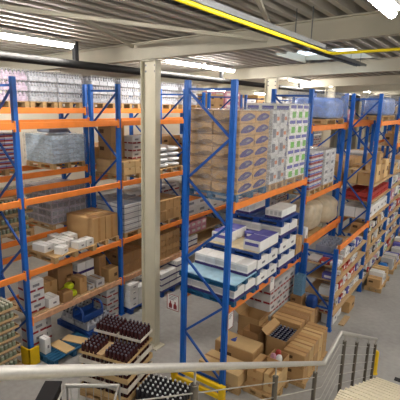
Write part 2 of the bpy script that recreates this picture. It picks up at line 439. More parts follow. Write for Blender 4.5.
# wrapped ice-blue load, level 3.87
Z=3.935
pallet(-9.85,-8.76,6.46,7.46,Z,'wooden pallet under the ice blue wrapped load')
stack('wrapped_pack','ice',(.545,.5,.115),(2,2,6),(-9.85,6.46,Z+.142),'ice blue pack','wrapped load above lavender crates','ice blue packs',cat='pack')
film(-9.88,-8.73,6.43,7.485,Z+.142,Z+.14+.72,'crinkled film round the ice blue load',sag=.05)
lump('plastic_cover',-9.6,-8.9,6.55,7.25,Z+.875,Z+1.0,GREYC,'dark crumpled plastic cover on top of the ice blue load','cover',amp=.3)
pallet(-9.8,-8.8,4.95,5.62,Z,'wooden pallet under the red striped trays')
stack('drink_tray','redblue',(.33,.333,.1),(3,2,8),(-9.8,4.95,Z+.142),'red striped tray','beside the ice blue load','red striped trays',cat='tray')
# lavender crates
Z=2.415
pallet(-9.85,-8.76,6.35,7.45,Z,'wooden pallet under the lavender crates')
stack('lavender_crate','lavender',(.545,.55,.185),(2,2,5),(-9.85,6.35,Z+.14),'lavender grey crate','wrapped behind the big carton','lavender grey crates',cat='crate')
film(-9.87,-8.74,6.33,7.47,Z+.1,Z+.14+.95,'clear film round the lavender grey crates')
# jar trays near the left picture edge, level 2.35 of rack D
JB=MB().lathe([(.0,0),(.038,.002),(.04,.01),(.04,.10),(.034,.115)],JARG,9).mesh('jar_body'); JL=MB().lathe([(.036,.112),(.036,.13),(.03,.133)],JARL,9).mesh('lid')
def jar_tray_mesh(w,d):
    def mk():
        b=MB(); b.box(-w/2,w/2,-d/2,d/2,0,.012,WOODC)
        for a in ((-w/2,-w/2+.012,-d/2,d/2),(w/2-.012,w/2,-d/2,d/2),(-w/2,w/2,-d/2,-d/2+.012),(-w/2,w/2,d/2-.012,d/2)): b.box(*a,.012,.05,WOODC)
        return b.mesh('jar_tray')
    return cached(('jt',w,d),mk)
def jar_load(x1,y1,z,nz,w,d,pitch,where,group,step=.09):
    x0=x1-w; y0=y1-d
    for k in range(nz):
        zz=z+k*pitch
        tag(link('jar_tray',jar_tray_mesh(w,d),None,((x0+x1)/2,(y0+y1)/2,zz)),f'wooden tray, {layer_word(k,nz)} layer of the {where}','tray',group+' trays')
        nx,ny=int((w-.03)/step),int((d-.03)/step)
        for i in range(nx):
            for j in range(ny):
                if not(i==nx-1 or j==0 or (k==nz-1)): continue
                if k==nz-1 and not (i>=nx-5 and True) : continue
                x=x1-.06-step*(nx-1-i); y=y0+.06+step*j
                o=tag(link('jar',JB,None,(x,y,zz+.014)),f'green glass jar, {layer_word(k,nz)} layer of the {where}','jar',f'{group}, {layer_word(k,nz)} layer')
                link('lid',JL,o)
pallet(-8.62,-7.52,3.5,4.52,0,'wooden pallet on the floor under the jar load at the photo edge')
jar_load(-7.52,4.52,.145,7,1.0,.62,.215,'jar load on the floor','jars in the floor load')
pallet(-9.7,-8.78,4.92,5.85,2.418,'wooden pallet under the upper jar load')
jar_load(-8.78,5.85,2.562,5,.9,.9,.22,'upper jar load','jars in the upper load',.10)

# ------------------------------------------------------------------ loads of rack A
Z=2.115
pallet(-8.6,-7.46,5.42,6.60,Z,'wooden pallet under the loose white boxes')
zz=Z+.14
for k,(x,y,w,d,r) in enumerate([(-8.10,5.58,.40,.25,.1),(-7.98,5.86,.40,.25,.06),(-7.98,6.14,.40,.25,.04),(-8.40,6.16,.34,.25,-.1),(-8.25,6.44,.36,.25,-.05),(-7.62,5.72,.22,.24,.3),(-7.62,6.20,.26,.24,.1),(-7.64,6.46,.26,.24,.08)]):
    lab=['long white box nearest the first upright on the loose pallet','long white box second from the upright on the loose pallet','long white box third from the upright on the loose pallet','white box at the back of the loose pallet','white box at the back corner of the loose pallet near the big carton','small white box standing alone at the front of the loose pallet','small white box in the front pair of the loose pallet','last small white box at the front of the loose pallet, by the big carton'][k]
    carton('white_box','white',x-w/2,x+w/2,y-d/2,y+d/2,zz,zz+.17,lab,'loose white boxes',r)
pallet(-8.62,-7.55,6.61,7.45,Z,'wooden pallet under the two big strapped cartons')
carton('large_carton','strapped',-8.55,-7.58,6.62,7.02,zz,zz+.60,'big brown carton beside the loose white boxes, the nearer of a pair')
carton('large_carton','strapped',-8.55,-7.58,7.03,7.45,zz,zz+.60,'big brown carton against the blue upright, the farther of a pair')
# bay 2, level 2
pallet(-8.6,-7.55,7.66,8.75,Z,'wooden pallet under the grey bottle trays')
stack('bottle_tray','tray_grey',(.525,.545,.15),(2,2,5),(-8.6,7.66,zz),'grey bottle tray','past the big cartons','grey bottle trays',cat='tray')
pallet(-8.6,-7.55,8.95,10.1,Z,'wooden pallet under the cartons just past the column')
stack('cardboard_box','brown',(.525,.38,.3),(2,3,2),(-8.6,8.95,zz),'brown carton','just past the column','cartons past the column')
# bay 2, level 3
Z=3.647
pallet(-8.6,-7.55,7.66,8.9,Z,'wooden pallet under the upper cartons by the column')
stack('cardboard_box','brown_pale',(.525,.40,.17),(2,3,2),(-8.6,7.68,Z+.14),'pale brown carton','upper shelf before the column','pale cartons before the column')
stack('cardboard_box','brown',(.5,.5,.45),(1,1,2),(-8.58,7.75,Z+.48),'tall brown carton','behind the pale cartons','tall cartons behind')
stack('drink_carton','white_red',(.4,.33,.2),(1,2,3),(-8.2,8.25,Z+.48),'white and red carton','on the pale cartons','white and red upper cartons')
pallet(-8.6,-7.55,9.1,10.15,Z,'wooden pallet under the white sacks')
for k in range(4):
    for j in range(2):
        lump('white_sack',-8.5+.02*k,-7.57-.02*k,9.14+.52*j,9.62+.52*j,Z+.145+.15*k,Z+.145+.15*k+.14,BAGW,f"white sack, {layer_word(k,4)} layer, {'near' if j==0 else 'far'} one, on the pallet past the column",'sack','white sacks',p=3,amp=.08)
# level 1 (low shelf) of bay 1
zz=1.067
stack('white_carton','white_red',(.42,.38,.24),(1,1,3),(-8.1,4.9,zz),'white carton with red edge','on the low shelf by the near upright','white cartons by the upright, low shelf')
carton('white_carton','white',-7.95,-7.58,5.30,5.58,zz+.0,zz+.22,'plain white carton on the low shelf beside the red edged stack')
def low(style,x0,x1,y0,y1,h,label,z=zz,kind='cardboard_box',rz=0): return carton(kind,style,x0,x1,y0,y1,z,z+h,label,rz=rz)
low('brown',-8.35,-8.0,5.50,5.85,.42,'brown carton at the back of the low shelf, behind the lime bags')
low('brown_dark',-7.78,-7.53,5.66,5.92,.24,'small dark brown carton in front of the lime bags')
low('brown_dark',-8.5,-8.1,5.95,6.40,.62,'dark carton at the back of the low shelf under the loose pallet')
low('brown',-7.95,-7.62,6.20,6.42,.40,'upright brown carton just after the lime bags')
low('brown',-8.08,-7.97,6.12,6.38,.34,'brown carton behind the upright carton on the low shelf')
for k,(x,y,z) in enumerate([(-7.95,6.02,zz+.002),(-7.72,6.04,zz+.002),(-7.83,6.04,zz+.15)]):
    lump('lime_bag',x-.10,x+.10,y-.1,y+.1,z,z+.14,LIME,['lime yellow bag at the rear of the low shelf heap','lime yellow bag at the shelf edge','lime yellow bag lying on the other two'][k],'bag','lime bags',p=3,amp=.12)
stack('white_carton','white_purple',(.4,.27,.3),(1,2,2),(-8.40,6.46,zz),'white purple striped carton','back of the low shelf','purple striped cartons, low shelf')
low('offwhite',-7.98,-7.58,6.68,6.95,.2,'flat white carton at the edge of the low shelf under the big cartons',kind='white_carton')
low('offwhite',-7.95,-7.60,6.46,6.64,.14,'low grey white box at the shelf edge beside the flat white carton',kind='white_carton')
low('brown_dark',-8.35,-7.85,7.03,7.26,.66,'tall dark brown carton on the low shelf before the blue upright')
low('brown',-7.85,-7.56,7.08,7.42,.36,'brown carton beside the blue upright on the low shelf')
# bays 2..3 low shelf
stack('cardboard_box','brown_dark',(.45,.42,.3),(2,2,2),(-8.5,7.62,zz),'dark brown carton','low shelf past the blue upright','cartons low shelf second bay')
stack('cardboard_box','brown',(.48,.34,.19),(2,4,4),(-8.55,8.75,zz),'flat brown carton','low shelf just past the column','flat cartons low shelf')
stack('white_carton','white_purple',(.4,.34,.17),(1,2,2),(-7.98,10.4,zz),'purple striped carton','low shelf third bay','purple striped cartons third bay')
# floor level of rack A
stack('white_carton','white_red',(.42,.38,.27),(1,1,3),(-8.1,4.9,.02),'white carton with red edge','on the floor by the near upright','white cartons by the upright, floor')
stack('white_carton','white_red',(.42,.40,.27),(1,1,3),(-8.5,5.3,.02),'white carton with red edge','floor stack inside the rack','white cartons inside the rack, floor')
pallet(-7.66,-7.02,4.95,6.05,0.01,'teal blue plastic pallet reaching into the dim aisle by the yellow guard',m=BLUEP2,along='x')
carton('white_appliance_box','white',-7.6,-7.38,5.0,5.15,.153,.52,'narrow white box standing on the near end of the empty blue pallet')
for k,(x,y) in enumerate([(-7.36,5.42),(-7.34,5.80)]):
    tag(obj('cardboard_sheet',MB().box(-.3,.3,-.13,.13,0,.02,BROWN3),None,(x,y,.153),.3*k),['loose cardboard sheet on the empty blue pallet, near one','loose cardboard sheet on the empty blue pallet, far one'][k],'cardboard','cardboard sheets')
def blue_frame(x,y,z,rz,label):
    t=thing('blue_crate',label,'crate',(x,y,z),rz,'blue handled crates')
    obj('base',MB().box(-.3,.3,-.2,.2,0,.05,BLUEP),t)
    for s in (-1,1):
        obj('handle',MB().tube([(s*.3,-.18,.04),(s*.3,-.16,.26),(s*.3,-.08,.33),(s*.3,.08,.33),(s*.3,.16,.26),(s*.3,.18,.04)],.028,BLUEP,6),t)
    for s in (-.2,.2): obj('side',MB().cbox(-.3,.3,s-.012,s+.012,.03,.17,BLUEP),t)
    return t
pallet(-8.5,-7.3,6.15,7.0,0.01,'blue plastic pallet on the floor under the grey drink packs',m=BLUEP,along='x')
for k in range(2):
    for j in range(3):
        y=6.2+.26*j
        tag(link('drink_pack',pack_mesh(.5,.25,.26,4,2),None,(-7.9+.52*(k-.5),y+.13,.153)),f"grey drink pack on the floor pallet, {ORD[j]} from near end, {'inner' if k==0 else 'aisle'} row",'bottles','grey drink packs on the floor')
blue_frame(-7.62,6.42,.415,1.57,'blue handled crate on top of the grey drink packs')
blue_frame(-7.05,6.55,.002,1.5,'blue handled crate standing at the aisle edge of the drink packs')
stack('white_carton','white_red',(.44,.42,.215),(2,1,4),(-8.47,7.02,.0),'white carton with red edge','floor stack before the second upright','white cartons before the second upright')
pallet(-8.5,-7.35,7.65,8.7,0.01,'blue plastic pallet past the second upright on the floor',m=BLUEP,along='x')
stack('white_carton','white',(.38,.34,.17),(2,3,4),(-8.15,7.66,.15),'small white carton','floor pallet past the second upright','small white cartons past upright',skip=((1,2,3),(1,1,3),(1,2,2)))
pallet(-8.5,-7.35,8.95,10.1,0.01,'blue plastic pallet on the floor just past the column',m=BLUEP,along='x')
stack('white_carton','white_purple',(.38,.37,.19),(2,3,4),(-8.13,8.95,.15),'small purple striped carton','floor pallet behind the column','striped cartons behind the column',skip=((1,0,3),(1,1,3)))

# ------------------------------------------------------------------ beer cartons on rack B
ZB=3.868
pallet(-4.8,-3.66,6.54,7.78,ZB,'blue plastic pallet under the tall brown printed cartons',m=BLUEP2,along='x')
stack('printed_carton','wine',(.565,.605,.214),(2,2,7),(-4.79,6.56,ZB+.14),'brown carton with purple print','tall wrapped stack','brown printed cartons',gap=.016,jit=.006)
film(-4.83,-3.62,6.52,7.80,ZB+.02,ZB+.14+1.52,'clear film round the tall brown printed cartons')
pallet(-4.75,-3.66,7.90,8.64,ZB,'wooden pallet under the white labelled cartons')
stack('printed_carton','white_label',(.36,.365,.3),(3,2,5),(-4.74,7.90,ZB+.14),'white carton with orange label','wrapped middle stack','white labelled cartons',gap=.008)
film(-4.77,-3.63,7.88,8.66,ZB+.02,ZB+.14+1.56,'clear film round the white labelled cartons')
pallet(-4.75,-3.66,8.75,9.85,ZB,'wooden pallet under the green and white cartons')
stack('printed_carton','white_green',(.36,.365,.33),(3,3,5),(-4.74,8.75,ZB+.14),'white carton with green print','stack by the second frame','green printed cartons',gap=.008)
film(-4.77,-3.63,8.73,9.87,ZB+.02,ZB+.14+1.68,'clear film round the green and white cartons')
# low level: white cartons with blue slab pallets
zb=1.848
def slab(x0,x1,y0,y1,z,h,label,m=BLUEP):
    return pallet(x0,x1,y0,y1,z,label,h,m,0,'blue slab pallets','x','slab_pallet')
def wrow(style,x0,nx,w,y0,y1,z,h,place,look='white beer carton',kind='beer_carton',ny=1):
    stack(kind,style,(w,(y1-y0)/ny,h),(nx,ny,1),(x0,y0,z),look,place,'beer cartons on the low level',gap=.008,jit=.002,shell=False)
# front group
slab(-4.85,-3.58,6.50,7.40,zb,.10,'lowest blue slab pallet of the nearest beer group',BLUEP2)
wrow('white_purple',-4.84,5,.25,6.52,6.94,zb+.10,.24,'under the pale blue sheet'); wrow('white_purple',-4.84,5,.25,6.95,7.39,zb+.10,.24,'under the pale blue sheet, far side')
slab(-4.87,-3.56,6.48,7.40,zb+.34,.10,'upper blue slab pallet of the nearest beer group',BLUEP2)
tag(obj('layer_sheet',MB().cbox(-.655,.655,-.44,.44,0,.018,PALEBLUE,.004),None,(-4.215,6.93,zb+.44)),'pale blue sheet laid on the nearest blue slab pallet','sheet')
wrow('white_purple',-4.84,5,.253,6.98,7.38,zb+.46,.24,'single row on the pale blue sheet')
# middle group
slab(-4.85,-3.58,7.45,8.45,zb,.10,'lowest blue slab pallet of the middle beer group')
wrow('white',-4.84,5,.25,7.46,8.44,zb+.10,.22,'bottom layer of the middle group',ny=2)
slab(-4.85,-3.58,7.45,8.45,zb+.32,.12,'second blue slab pallet of the middle beer group')
wrow('white',-4.84,5,.25,7.46,8.44,zb+.44,.24,'upper layer of the middle group',ny=2)
slab(-4.87,-3.56,7.43,8.47,zb+.68,.12,'top blue slab pallet of the middle beer group')
tag(obj('layer_sheet',MB().cbox(-.6,.6,-.48,.48,0,.016,CREAM,.004),None,(-4.2,7.95,zb+.80)),'cream cardboard sheet with boxes around its edges','sheet')
zq=zb+.816
wrow('violet_top',-4.8,1,.42,7.55,8.4,zq,.23,'at the back corner of the cream sheet','violet topped beer carton','violet_carton',ny=2)
wrow('violet_top',-3.98,1,.40,7.50,8.4,zq,.23,'along the aisle side of the cream sheet','violet topped beer carton','violet_carton',ny=2)
wrow('violet',-4.35,1,.34,8.22,8.42,zq,.15,'at the far edge of the cream sheet','dark violet box','violet_carton')
# far group
slab(-4.85,-3.58,8.52,9.5,zb,.10,'lowest blue slab pallet of the far beer group')
wrow('white_purple',-4.84,5,.25,8.53,9.49,zb+.10,.26,'bottom layer of the far group',ny=2)
slab(-4.85,-3.58,8.52,9.5,zb+.36,.12,'second blue slab pallet of the far beer group')
wrow('white',-4.84,5,.25,8.53,9.49,zb+.48,.26,'middle layer of the far group',ny=2)
slab(-4.85,-3.58,8.52,9.5,zb+.74,.12,'third blue slab pallet of the far beer group')
wrow('white_purple',-4.84,5,.25,8.53,9.49,zb+.86,.27,'top layer of the far group',ny=2)
slab(-4.87,-3.56,8.50,9.52,zb+1.13,.13,'topmost blue slab pallet of the far beer group')
wrow('white_purple',-4.80,1,.36,8.6,9.45,zb+1.26,.22,'on the topmost slab, inner side',ny=3)
wrow('white_purple',-4.05,1,.42,8.62,9.45,zb+1.26,.22,'on the topmost slab, aisle side',ny=3)
pallet(-4.5,-3.6,9.58,10.02,zb,'blue pallet under the small brown cartons by the second frame',m=BLUEP)
stack('cardboard_box','brown',(.29,.2,.22),(3,2,2),(-4.48,9.6,zb+.14),'small brown carton','by the second frame','small cartons by second frame')
# hanging sign plates
def sign(name,loc,rz,w,h,label,pics):
    t=thing(name,label,'sign',loc,rz)
    obj('plate',MB().box(-w/2,w/2,-.003,.003,0,h,SIGNW),t)
    e=.012; b=MB()
    for a in ((-w/2,w/2,0,e),(-w/2,w/2,h-e,h),(-w/2,-w/2+e,0,h),(w/2-e,w/2,0,h)): b.box(a[0],a[1],-.005,-.003,a[2],a[3],RED)
    obj('border',b,t)
    b=MB()
    for k in range(3): b.box(-w*.36,w*.36-.04*k,-.005,-.003,h*(.88-.10*k)-.008,h*(.88-.10*k)+.006,GREY_P)
    obj('lettering',b,t)
    if pics:
        for s in (-1,1):
            b=MB().lathe([(.042,0),(.045,.06),(.04,.09),(.016,.12),(.016,.155),(.02,.16)],RED,10)
            for i,v in enumerate(b.v): b.v[i]=(v[0],v[1]*.06-.005,v[2])
            obj('bottle_picture',b,t,(s*w*.2,0,h*.1))
sign('rack_sign',(-4.93,6.36,1.44),0,.30,.34,'white sign with two brown bottles hung on the end frame, beside the floor passage',True)
sign('rack_sign',(-3.62,6.47,1.42),PI/2,.2,.34,'white notice plate on the post above the yellow guard',False)
sign('rack_sign',(-3.64,8.35,1.50),PI/2,.24,.36,'white notice plate hung from the orange beam above the cartons',False)
# red and white cartons on the floor of rack B
stack('white_carton','white_red',(.43,.355,.25),(2,4,6),(-4.62,8.6,0),'white carton with dark red band','beneath the beer cartons','red banded cartons under the beer')
# bay 2 of rack B
def bay_load(x0,x1,y0,y1,z,style,dims,n,look,place,group,kind='printed_carton',wrap=True,pm=WOOD):
    pallet(x0,x1,y0,y1,z,f'pallet under the {place}',m=pm)
    stack(kind,style,dims,n,(x0,y0,z+.14),look,place,group)
    if wrap: film(x0-.01,x1+.01,y0-.01,y1+.01,z+.12,z+.15+dims[2]*n[2],f'clear film round the {place}')
bay_load(-4.7,-3.66,10.3,11.2,3.37,'redblue',(.52,.3,.16),(2,3,6),'red striped carton','load behind the second frame','red striped load')
bay_load(-4.7,-3.66,11.4,12.3,3.37,'offwhite',(.52,.45,.24),(2,2,4),'off white carton','pale load past the red striped one','pale wrapped load')
lump('wrapped_load',-4.75,-3.6,10.52,11.7,2.16+.14,3.05,BEIGEW,'bulging beige load in cloudy film above the low orange beam','load',p=4,amp=.12)
pallet(-4.7,-3.66,10.4,11.7,2.09,'wooden pallet under the bulging beige load')
carton('white_carton','white',-3.98,-3.62,10.20,10.38,2.09,2.55,'white carton squeezed before the bulging beige load')
lump('wrapped_load',-4.75,-3.55,11.8,12.95,2.16+.07,3.0,BEIGEW,'second bulging beige load deeper behind the first','load',p=4,amp=.12)
def blue_wrap(x0,x1,y0,y1,z,label):
    pallet(x0,x1,y0,y1,z,f'pallet under the {label}')
    lump('wrapped_load',x0,x1,y0,y1,z+.145,z+.70,BLUEW,label,'load',p=7,amp=.06)
blue_wrap(-4.65,-3.65,11.15,12.75,5.15,'blue film wrapped load on the high beams past the green cartons')
film(-4.73,-3.57,11.06,12.84,5.33,6.0,'cloudy film hood over the nearest blue wrapped load')
blue_wrap(-3.46,-2.83,13.9,15.7,5.25,'blue film wrapped load on top of the shelved rack')
film(-3.53,-2.76,13.8,15.8,5.43,6.02,'cloudy film hood over the blue load on the shelved rack')
stack('pink_carton','pink',(.5,.4,.2),(2,2,2),(-4.7,13.3,5.16),'pink carton','high beams behind shelved rack','pink cartons up high')
stack('cardboard_box','brown',(.5,.45,.3),(2,5,2),(-4.7,13.3,3.37),'brown carton','behind the blue shelved rack','cartons behind shelved rack')

# ------------------------------------------------------------------ rack C shelves
STY=['white','offwhite','brown','violet','white_red','red','white_purple','blue','brown_pale','pink','white_green','black']
KN={'white':'small_white_box','offwhite':'small_white_box','brown':'small_brown_box','violet':'small_violet_box','white_red':'small_striped_box','red':'small_red_box','white_purple':'small_striped_box','blue':'small_blue_box','brown_pale':'small_brown_box','pink':'small_pink_box','white_green':'small_green_box','black':'small_black_box'}
LOOK={'white':'plain white','offwhite':'greyish white','brown':'brown','violet':'violet','white_red':'red edged white','red':'red','white_purple':'purple striped white','blue':'blue','brown_pale':'pale brown','pink':'pink','white_green':'green printed','black':'black'}
def fill(y0,y1,z,hmax,place,styles=STY,xa=-3.2,xb=-2.77,wmin=.16,wmax=.36,ds=(.3,.38,.46)):
    y=y0; k=0
    while y<y1-wmin:
        w=round(rnd.uniform(wmin,wmax)/.05)*.05; h=round(min(hmax,rnd.uniform(.10,hmax))/.04)*.04; d=rnd.choice(ds); s=rnd.choice(styles)
        if y+w>y1: break
        x1=xb-rnd.choice((0,.01,.03))
        carton(KN[s],s,x1-d,x1,y,y+w-.01,z,z+max(h,.08),f'small {LOOK[s]} box, {ORD[min(k,17)]} along, {place}',place); y+=w+rnd.choice((0,0,.02,.06)); k+=1
SHN=['floor board','second board up','third board up','fourth board up','fifth board up','sixth board up','seventh board up','eighth board up','top board']
for i in range(1,5):
    nm=['','second','third','fourth','fifth'][i]
    for s,z in enumerate(CL):
        if i==1 and s>=4: continue
        hm=(CL[s+1]-z-.10) if s<8 else .6
        if s==6: hm=.6
        if s==7: hm=.6
        fill(YC[i]+.1,YC[i+1]-.1,z,min(hm,.42 if s<6 else .6),f'{SHN[s]}, {nm} bay of shelved rack',STY if s<6 else ['brown','brown_pale','brown','offwhite'],wmin=.12 if i<2 else .25,wmax=.3 if i<2 else .5)
# the first tall bay, named goods
for k,(x0,x1,y0,y1,h,s,l) in enumerate([
  (-3.55,-3.2,13.2,13.75,.42,'brown_pale','pale open topped carton at the frame, inner corner of the carton board'),
  (-3.2,-2.8,13.2,13.7,.36,'brown','brown carton at the frame, aisle corner of the carton board'),
  (-3.55,-3.2,13.8,14.3,.5,'brown','brown carton behind the pale carton on the carton board'),
  (-3.15,-2.76,13.75,14.3,.55,'brown_pale','pale carton second along the aisle edge of the carton board'),
  (-3.15,-2.76,14.35,14.9,.5,'brown','brown carton third along the aisle edge of the carton board'),
  (-3.15,-2.76,14.95,15.5,.6,'brown_pale','tall pale carton last along the aisle edge of the carton board')]):
    carton('cardboard_box',s,x0,x1-.03,y0,y1,CL[6],CL[6]+h,l)
stack('cardboard_box','brown',(.38,.5,.34),(1,1,1),(-3.15,13.85,CL[6]+.55),'brown carton topping the pale carton','on the carton board','topping cartons')
def crate(style_m,x0,x1,y0,y1,z,h,label,group):
    w,d=x1-x0,y1-y0
    def mk():
        b=MB(); b.box(-w/2,w/2,-d/2,d/2,0,.015,style_m)
        for a in ((-w/2,-w/2+.015,-d/2,d/2),(w/2-.015,w/2,-d/2,d/2),(-w/2,w/2,-d/2,-d/2+.015),(-w/2,w/2,d/2-.015,d/2)):
            b.box(*a,.015,h*.35,style_m); b.box(*a,h*.5,h,style_m)
            b.box(a[0],a[0]+.015,a[2],a[2]+.015,h*.35,h*.5,style_m); b.box(a[1]-.015,a[1],a[3]-.015,a[3],h*.35,h*.5,style_m)
        for k in range(4):
            for j in range(3): b.lathe([(min(w,d)*.09,.02),(min(w,d)*.09,h*.85),(min(w,d)*.05,h*.98)],style_m,6,(-w/2+w*(k+.5)/4,-d/2+d*(j+.5)/3,0))
        return b.mesh('crate')
    return tag(link('bottle_crate',cached(('crate',style_m.name,round(w,2),round(d,2),round(h,2)),mk),None,((x0+x1)/2,(y0+y1)/2,z+.002)),label,'crate',group)
for j in range(5):
    for i in range(2):
        crate(REDC,-3.58+.41*i,-3.19+.41*i,13.2+.53*j,13.7+.53*j,CL[5],.24,f"red bottle crate, {ORD[j]} from the frame, {'inner' if i==0 else 'aisle'} row",'red crates')
for j in range(5):
    for i in range(2):
        carton('white_carton','white',-3.58+.41*i,-3.18+.41*i,13.2+.53*j,13.72+.53*j,CL[4],CL[4]+.32,f"plain white carton under the red crates, {ORD[j]} from the frame, {'inner' if i==0 else 'aisle'} row",'white cartons under the red crates')
# low bay
crate(GREYC,-3.50,-3.10,10.75,11.25,1.70,.3,'grey bottle crate on the low rack top board, nearer','grey crates')
crate(GREYC,-3.50,-3.10,11.3,11.8,1.70,.3,'grey bottle crate on the low rack top board, farther','grey crates')
for k,(x0,x1,y0,y1,h,s,l) in enumerate([(-3.55,-3.25,10.25,10.7,.06,'white_red','flat red and white box at the near end of the low rack'),(-3.2,-2.95,10.22,10.5,.1,'red','red box at the near end of the low rack'),(-2.93,-2.72,10.25,10.6,.08,'white','flat white box at the near aisle corner of the low rack'),
   (-3.22,-2.95,10.52,10.68,.14,'violet','violet box behind the red box on the low rack')]):
    carton('flat_box',s,x0,x1,y0,y1,1.70,1.70+h,l)
fill(10.7,12.95,1.70,.3,'top board of the low rack',['white','offwhite','violet','white_red','blue'],wmin=.12,wmax=.25,ds=(.2,.26))
for s,z in enumerate(C1S[:3]): fill(10.2,12.95,z,.26,['bottom board','second board','third board'][s]+' of the low rack',['white','offwhite','violet','white_red','brown','red'],wmin=.15,wmax=.3)
stack('cardboard_box','brown_dark',(.36,.45,.3),(1,3,1),(-3.48,10.3,0.0),'dark carton','floor under the low rack','dark cartons under the low rack')
# floor goods along the aisle edge of rack C
fy=13.3; k=0
for k in range(6):
    y=13.3+1.9*k
    pallet(-2.67,-2.17,y,y+1.3,0,f'wooden pallet at the aisle edge, {ORD[k]} from the low rack',group='pallets along the aisle edge')
    xs=rnd.choice((.0,.05))
    for q in range(4):
        s=['brown','white','offwhite','brown_pale','white_red','violet'][(q+k*2)%6]
        carton(KN[s].replace('small','aisle'),s,-2.62-.02*q,-2.22,y+.03+.31*q,y+.32+.31*q,.14,.14+[.28,.4,.22,.34][(q+k)%4],f'{LOOK[s]} box, {ORD[q]} on the {ORD[k]} aisle pallet from the low rack','boxes on the aisle pallets')
lump('blue_sack',-2.62,-2.32,14.72,15.05,.0,.46,mat('bright_blue_plastic',(28,110,190),.4),'bright blue sack on the floor at the aisle edge','sack',p=4,amp=.1)
carton('white_carton','white',-3.08,-2.76,10.42,10.8,.0,.33,'white carton on the floor under the low rack near its front foot')
carton('cardboard_box','brown',-2.95,-2.6,11.35,11.9,.0,.33,'brown carton on the floor projecting from under the low rack')
lump('white_bag',-3.04,-2.76,10.88,11.22,.0,.31,BAGW,'crumpled white bag on the floor by the low rack foot','bag',p=3,amp=.2)
tag(obj('floor_board',MB().box(-.07,.07,-.3,.3,0,.03,WOODC),None,(-2.58,10.85,.002)),'pale board lying on the floor along the low rack','board')
# pale blue crates left of the low rack
for k in range(4):
    crate(mat('sky_crate',(104,146,176),.5),-3.64,-3.42,9.72,9.97,.91+.13*k,.12,f'pale blue small crate, {layer_word(k,4)} of the column between the two racks','pale blue crates')
stack('cardboard_box','brown_dark',(.32,.3,.3),(1,1,3),(-3.71,9.69,0.0),'dark brown carton','under the pale blue crates','cartons under crates')
lump('blue_bag',-3.33,-3.06,9.74,9.98,.605,.92,BLUEP,'dark blue bag slumped on the dark carton before the low rack','bag',p=3,amp=.2)

# ------------------------------------------------------------------ carton pile on the floor before the low rack
def open_box(name,x0,x1,y0,y1,z,h,label,m=BROWN,rz=0,flaps=True):
    t=thing(name,label,'box',((x0+x1)/2,(y0+y1)/2,z),rz); w,d=x1-x0,y1-y0
    b=MB(); b.box(-w/2,w/2,-d/2,d/2,0,.01,INSIDE)
    for a in ((-w/2,-w/2+.01,-d/2,d/2),(w/2-.01,w/2,-d/2,d/2),(-w/2,w/2,-d/2,-d/2+.01),(-w/2,w/2,d/2-.01,d/2)): b.box(*a,.01,h,m)
    obj('body',b,t)
    if flaps:
        for s in (-1,1):
            f=MB(); f.bar((s*w/2,0,h),(s*(w/2+.13),0,h+.09),d*.98,.006,m); obj('flap',f,t)
    return t
def flo(style,x0,x1,y0,y1,z,h,label,rz=0,kind='cardboard_box'): return carton(kind,style,x0,x1,y0,y1,z,z+h,label,rz=rz,group=None)
pallet(-4.40,-3.40,6.525,7.06,0,'wooden pallet under the flat carton behind the yellow guard')
flo('brown_pale',-4.37,-3.42,6.53,7.04,.143,.28,'wide flat pale carton behind the yellow guard')
flo('brown',-4.35,-3.42,7.12,7.62,0,.60,'long brown carton with a blue bottle mark on its lid')
t=tag(obj('carton_lid',MB().cbox(-.45,.45,-.24,.24,0,.012,BROWN3,.003),None,(-3.885,7.37,.603)),'pale cardboard lid with a blue bottle mark, on the long brown carton','cardboard')
b=MB().lathe([(.05,0),(.06,.03),(.05,.09),(.016,.14),(.016,.19)],BLUE_P,10)
for i,v in enumerate(b.v): b.v[i]=(v[0],v[2],v[1]*.03)
obj('blue_mark',b,t,(-.12,-.08,.014))
open_box('open_carton',-3.97,-3.58,7.67,8.0,0,.74,'dark brown open carton between the blue marked lid and the can carton',BROWN2,flaps=False)
open_box('open_carton',-4.30,-3.77,8.05,8.55,0,.84,'open brown carton with hanging flaps under the beer beam',BROWN,flaps=True)
flo('brown',-3.74,-3.46,8.06,8.44,0,.70,'brown carton tucked against the can carton')
for k in range(3):
    flo('brown',-3.70,-2.98,8.56+.34*k,8.88+.34*k,.0,.40,f'long flat carton, lower layer, {ORD[k]} from the can carton')
    flo('brown' if k!=1 else 'brown_dark',-3.70,-2.98,8.56+.34*k,8.88+.34*k,.405,.36,f'long flat carton, upper layer, {ORD[k]} from the can carton')
flo('brown_dark',-3.36,-3.04,9.70,10.0,0,.6,'tall dark carton at the back of the floor pile by the low rack')
# carton of cans
t=open_box('can_carton',-3.42,-2.95,7.72,8.42,0,.76,'open brown carton filled with dark cans, in the middle of the pile',BROWN,flaps=True)
CB=MB().lathe([(.0,0),(.032,.002),(.033,.01),(.033,.105),(.028,.115)],CANB,10).mesh('can_body'); CT=MB().lathe([(.029,.112),(.029,.118)],CANT,10).mesh('can_top')
flo('brown_pale',-3.40,-2.97,7.74,8.40,.012,.60,'pale inner carton under the dark cans')
for i in range(5):
    for j in range(8):
        o=tag(link('can',CB,None,(-3.365+.09*i,7.78+.083*j,.615)),f'dark blue can in the open carton, {ORD[i]} file, {ORD[j]} from near end','can','cans in the open carton'); link('can_top',CT,o)
